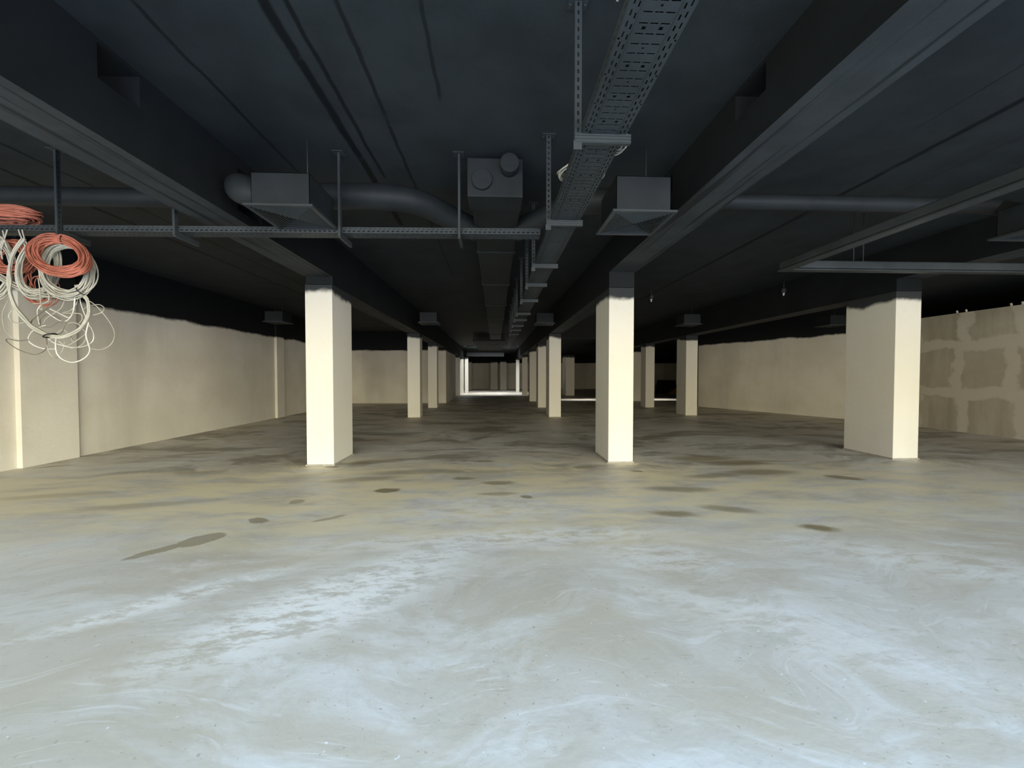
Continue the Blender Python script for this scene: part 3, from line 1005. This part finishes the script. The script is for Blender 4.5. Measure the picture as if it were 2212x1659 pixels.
LOOSE = [
    ('white_cable', 0.0065, [(-4.08, 4.058, 2.032), (-4.088, 4.038, 1.912), (-4.091, 4.056, 1.832), (-4.116, 4.098, 1.758), (-4.184, 4.133, 1.695), (-4.26, 4.133, 1.646), (-4.31, 4.1, 1.633), (-4.349, 4.057, 1.667), (-4.372, 4.038, 1.725), (-4.401, 4.057, 1.802), (-4.44, 4.099, 1.87)]),
    ('grey_cable', 0.0045, [(-4.209, 4.141, 2.174), (-4.197, 4.17, 2.209), (-4.084, 4.161, 2.228), (-3.993, 4.123, 2.191), (-3.975, 4.083, 2.137), (-4.05, 4.072, 2.105)]),
    ('grey_cable', 0.0037, [(-4.035, 3.999, 2.244), (-4.016, 4.036, 2.222), (-3.991, 4.077, 2.165), (-3.923, 4.091, 2.061), (-3.849, 4.069, 1.952), (-3.807, 4.025, 1.872), (-3.819, 3.995, 1.799), (-3.897, 3.999, 1.758), (-3.995, 4.036, 1.758), (-4.091, 4.077, 1.775)]),
    ('dark_cable', 0.0045, [(-4.567, 4.123, 1.902), (-4.545, 4.109, 1.788), (-4.543, 4.067, 1.732), (-4.575, 4.031, 1.706), (-4.664, 4.027, 1.729), (-4.793, 4.058, 1.777), (-4.91, 4.101, 1.833), (-4.952, 4.124, 1.861), (-4.905, 4.108, 1.866), (-4.773, 4.066, 1.845), (-4.631, 4.03, 1.851)]),
    ('grey_cable', 0.0032, [(-4.961, 4.179, 2.301), (-4.952, 4.137, 2.227), (-4.968, 4.119, 2.141), (-5.0, 4.14, 2.062), (-5.032, 4.183, 1.972), (-5.027, 4.215, 1.915), (-4.968, 4.213, 1.873), (-4.853, 4.178, 1.843)]),
    ('grey_cable', 0.0045, [(-4.869, 4.156, 2.184), (-4.869, 4.115, 2.159), (-4.888, 4.099, 2.103), (-4.893, 4.121, 2.054), (-4.888, 4.164, 2.033), (-4.851, 4.195, 2.043)]),
    ('white_cable', 0.0052, [(-4.609, 4.164, 2.013), (-4.67, 4.171, 1.996), (-4.712, 4.142, 1.951), (-4.704, 4.099, 1.887), (-4.67, 4.074, 1.837), (-4.63, 4.086, 1.797), (-4.591, 4.126, 1.771), (-4.519, 4.164, 1.771)]),
    ('white_cable', 0.0063, [(-4.479, 4.086, 2.169), (-4.462, 4.126, 2.146), (-4.435, 4.164, 2.116), (-4.391, 4.17, 2.094), (-4.33, 4.141, 2.108), (-4.261, 4.097, 2.166), (-4.225, 4.073, 2.245), (-4.229, 4.086, 2.312), (-4.241, 4.127, 2.386)]),
    ('white_cable', 0.0052, [(-4.489, 4.058, 2.141), (-4.441, 4.075, 2.091), (-4.42, 4.117, 2.056), (-4.407, 4.152, 2.052), (-4.362, 4.154, 2.086), (-4.292, 4.121, 2.141)]),
    ('white_cable', 0.0052, [(-4.55, 4.147, 2.256), (-4.663, 4.175, 2.219), (-4.69, 4.168, 2.163), (-4.643, 4.129, 2.086), (-4.588, 4.089, 2.016)]),
    ('dark_cable', 0.0052, [(-4.391, 4.112, 2.31), (-4.476, 4.089, 2.199), (-4.562, 4.104, 2.148), (-4.689, 4.145, 2.088), (-4.765, 4.181, 2.057), (-4.777, 4.185, 2.009), (-4.703, 4.154, 1.94), (-4.565, 4.111, 1.9)]),
    ('dark_cable', 0.0052, [(-4.577, 4.089, 1.998), (-4.614, 4.124, 2.073), (-4.552, 4.125, 2.121), (-4.459, 4.091, 2.105), (-4.341, 4.049, 2.064)]),
    ('grey_cable', 0.0045, [(-4.598, 4.161, 1.899), (-4.556, 4.119, 1.824), (-4.52, 4.103, 1.74), (-4.505, 4.124, 1.693), (-4.506, 4.167, 1.683), (-4.499, 4.199, 1.74), (-4.472, 4.196, 1.794), (-4.426, 4.16, 1.864), (-4.409, 4.119, 1.914)]),
    ('white_cable', 0.0052, [(-4.518, 4.099, 1.87), (-4.508, 4.14, 1.832), (-4.473, 4.176, 1.811), (-4.391, 4.18, 1.79), (-4.272, 4.149, 1.788), (-4.147, 4.105, 1.806), (-4.073, 4.084, 1.846), (-4.076, 4.099, 1.907), (-4.133, 4.141, 1.971), (-4.203, 4.177, 2.036), (-4.254, 4.18, 2.168), (-4.248, 4.148, 2.259), (-4.208, 4.105, 2.322)]),
    ('grey_cable', 0.0052, [(-4.292, 4.109, 1.842), (-4.359, 4.152, 1.905), (-4.44, 4.181, 1.962), (-4.46, 4.173, 1.967), (-4.477, 4.135, 1.921), (-4.503, 4.095, 1.852)]),
    ('grey_cable', 0.0037, [(-4.358, 4.044, 1.842), (-4.319, 4.074, 1.798), (-4.278, 4.117, 1.843), (-4.198, 4.141, 1.923)]),
    ('grey_cable', 0.0040, [(-4.329, 4.078, 2.016), (-4.295, 4.121, 2.037), (-4.265, 4.147, 2.019), (-4.203, 4.135, 1.958), (-4.146, 4.095, 1.895), (-4.132, 4.057, 1.826), (-4.181, 4.05, 1.784), (-4.285, 4.079, 1.768)]),
    ('grey_cable', 0.0045, [(-4.288, 4.183, 2.35), (-4.347, 4.204, 2.238), (-4.39, 4.188, 2.169), (-4.426, 4.146, 2.138), (-4.292, 4.11, 2.13), (-4.205, 4.108, 2.121), (-4.228, 4.141, 2.072), (-4.308, 4.184, 2.03)]),
    ('grey_cable', 0.0045, [(-4.607, 4.107, 2.483), (-4.581, 4.096, 2.364), (-4.534, 4.057, 2.239), (-4.477, 4.018, 2.151), (-4.5, 4.009, 2.167)]),
    ('grey_cable', 0.0045, [(-4.672, 4.185, 2.478), (-4.586, 4.142, 2.397), (-4.515, 4.116, 2.298), (-4.564, 4.128, 2.235), (-4.734, 4.168, 2.235)]),
    ('dark_cable', 0.0040, [(-4.661, 4.169, 1.996), (-4.536, 4.139, 1.993), (-4.409, 4.095, 2.035), (-4.316, 4.072, 2.033), (-4.349, 4.086, 1.981), (-4.429, 4.127, 1.926), (-4.589, 4.164, 1.918)]),
    ('grey_cable', 0.0040, [(-4.391, 4.139, 2.345), (-4.348, 4.097, 2.26), (-4.347, 4.062, 2.171), (-4.413, 4.06, 2.118), (-4.524, 4.093, 2.07), (-4.601, 4.136, 2.022)]),
]
hooks = [[(-4.995, 4.15, 2.677), (-5.005, 4.15, 2.816), (-4.967, 4.15, 2.901), (-4.947, 4.15, 2.957)], [(-5.035, 4.15, 2.676), (-4.987, 4.15, 2.826), (-4.957, 4.15, 2.919), (-4.938, 4.15, 2.976)], [(-4.757, 4.15, 2.75), (-4.79, 4.15, 2.866), (-4.815, 4.15, 2.922), (-4.831, 4.15, 2.977)], [(-4.73, 4.15, 2.774), (-4.767, 4.15, 2.866), (-4.788, 4.15, 2.936), (-4.795, 4.15, 2.978)], [(-4.927, 4.15, 2.748), (-4.968, 4.15, 2.863), (-4.975, 4.15, 2.919), (-4.983, 4.15, 2.965)]]
ties = [(-4.213, 4.1, 2.374), (-4.502, 4.1, 1.902)]

t = empty('cable_bundle', (-4.55, 4.12, 2.25), 'drooping loop of pale grey cables with loose wire ends in front of the left wall', 'cable bundle')


def rel(path, o):
    l = Vector(o.location)
    return [p - l for p in path]


def jitter(pts, lo, hi):
    d = V3((random.uniform(-lo, lo), random.uniform(-lo, lo), random.uniform(-lo, lo) * 1.2))
    return [V3(p) + d + V3((random.uniform(-hi, hi), random.uniform(-hi, hi), random.uniform(-hi, hi))) for p in pts]


b = MB()
for k in range(9):
    b.tube(rel(smooth_path(jitter(loop, 0.016, 0.006), 7), t), 0.0062, 6)
b.build('looped_cables', M['grey_cable'], t)
b = MB()
for k in range(8):
    b.tube(rel(smooth_path(jitter(cross, 0.030, 0.006), 7), t), 0.0060, 6)
b.build('crossing_cables', M['grey_cable'], t)
for mt, r, pts in LOOSE:
    b = MB(); b.tube(rel(smooth_path(pts, 8), t), r, 6)
    b.build('loose_wire', M[mt], t)
for p in ties:
    b = MB()
    q0 = V3(p) - V3(t.location)
    b.tube([q0 + V3((0.045 * math.cos(q), 0.045 * math.sin(q), 0.02 * math.cos(q))) for q in [k * 0.628 for k in range(10)]], 0.006, 6, closed=True)
    b.build('cable_tie', M['tie'], t)
t2 = empty('cable_bundle', (-4.75, 4.1, 2.93), 'short pale wires hooked over the crossing tray at the left edge', 'cable bundle')
b = MB()
for pts in hooks:
    b.tube(rel(smooth_path(pts, 6), t2), 0.006, 6)
b.build('wires', M['grey_cable'], t2)

# small coils lying across the long tray
coil('cable_coil', M['grey_cable'], 'small pale cable coil overhanging the right rail of the long tray, below the first hanger', (0.735, 2.60, 3.065),
     V3((0.155, 0, 0)), V3((0, 0.13, 0.0)), 9, 0.004, 0.7, 1.0, 0.05, 0.022, group='cable coils on the long tray')
coil('cable_coil', M['grey_cable'], 'small pale cable coil overhanging both rails of the long tray', (0.665, 2.98, 3.065),
     V3((0.20, 0, 0)), V3((0, 0.15, 0.0)), 8, 0.004, 0.75, 1.0, 0.05, 0.02, group='cable coils on the long tray')

# ------------------------------------------------------------------ things on the far floor
o = empty('black_box', (14.2, 31.3, 0), 'tapered black box on the dark far floor, seen between two right columns', 'box')
b = MB()
b.prism([(-0.78, -0.5), (0.72, -0.5), (0.72, 0.6), (-0.78, 0.6)], 0, 1.05)
b.v = [(x * (0.80 if z > 0.5 else 1.0), y * (0.7 if z > 0.5 else 1.0), z) for x, y, z in b.v]
b.build('body', M['tarp'], o, bevel=0.03)
b = MB(); b.box(-0.64, -0.36, 1.05, 0.59, 0.43, 1.09); b.build('lid', M['tarp'], o, bevel=0.01)
b = MB()
pts = []
for k in range(14):
    a = 2 * math.pi * k / 14
    pts.append((0.62 * math.cos(a) * random.uniform(.8, 1.1), 0.4 * math.sin(a) * random.uniform(.8, 1.1)))
for k in range(14):
    p, q = pts[k], pts[(k + 1) % 14]
    b.face([(p[0], p[1], 0), (q[0], q[1], 0), (q[0] * .5 + .1, q[1] * .5, .32), (p[0] * .5 + .1, p[1] * .5, .3)])
    b.face([(p[0] * .5 + .1, p[1] * .5, .3), (q[0] * .5 + .1, q[1] * .5, .32), (.16, 0, .55)])
hp = b.build('rubble_heap', M['rubble'])
hp.location = (14.35, 30.2, 0)
tag(hp, 'low brown heap in front of the black box', 'rubble')
b = MB(); b.box(-0.9, -0.15, 0.0, 0.9, 0.15, 0.06)
pk = b.build('plank', M['plank'])
pk.location = (14.9, 29.0, 0)
tag(pk, 'pale plank lying on the floor before the brown heap', 'plank')
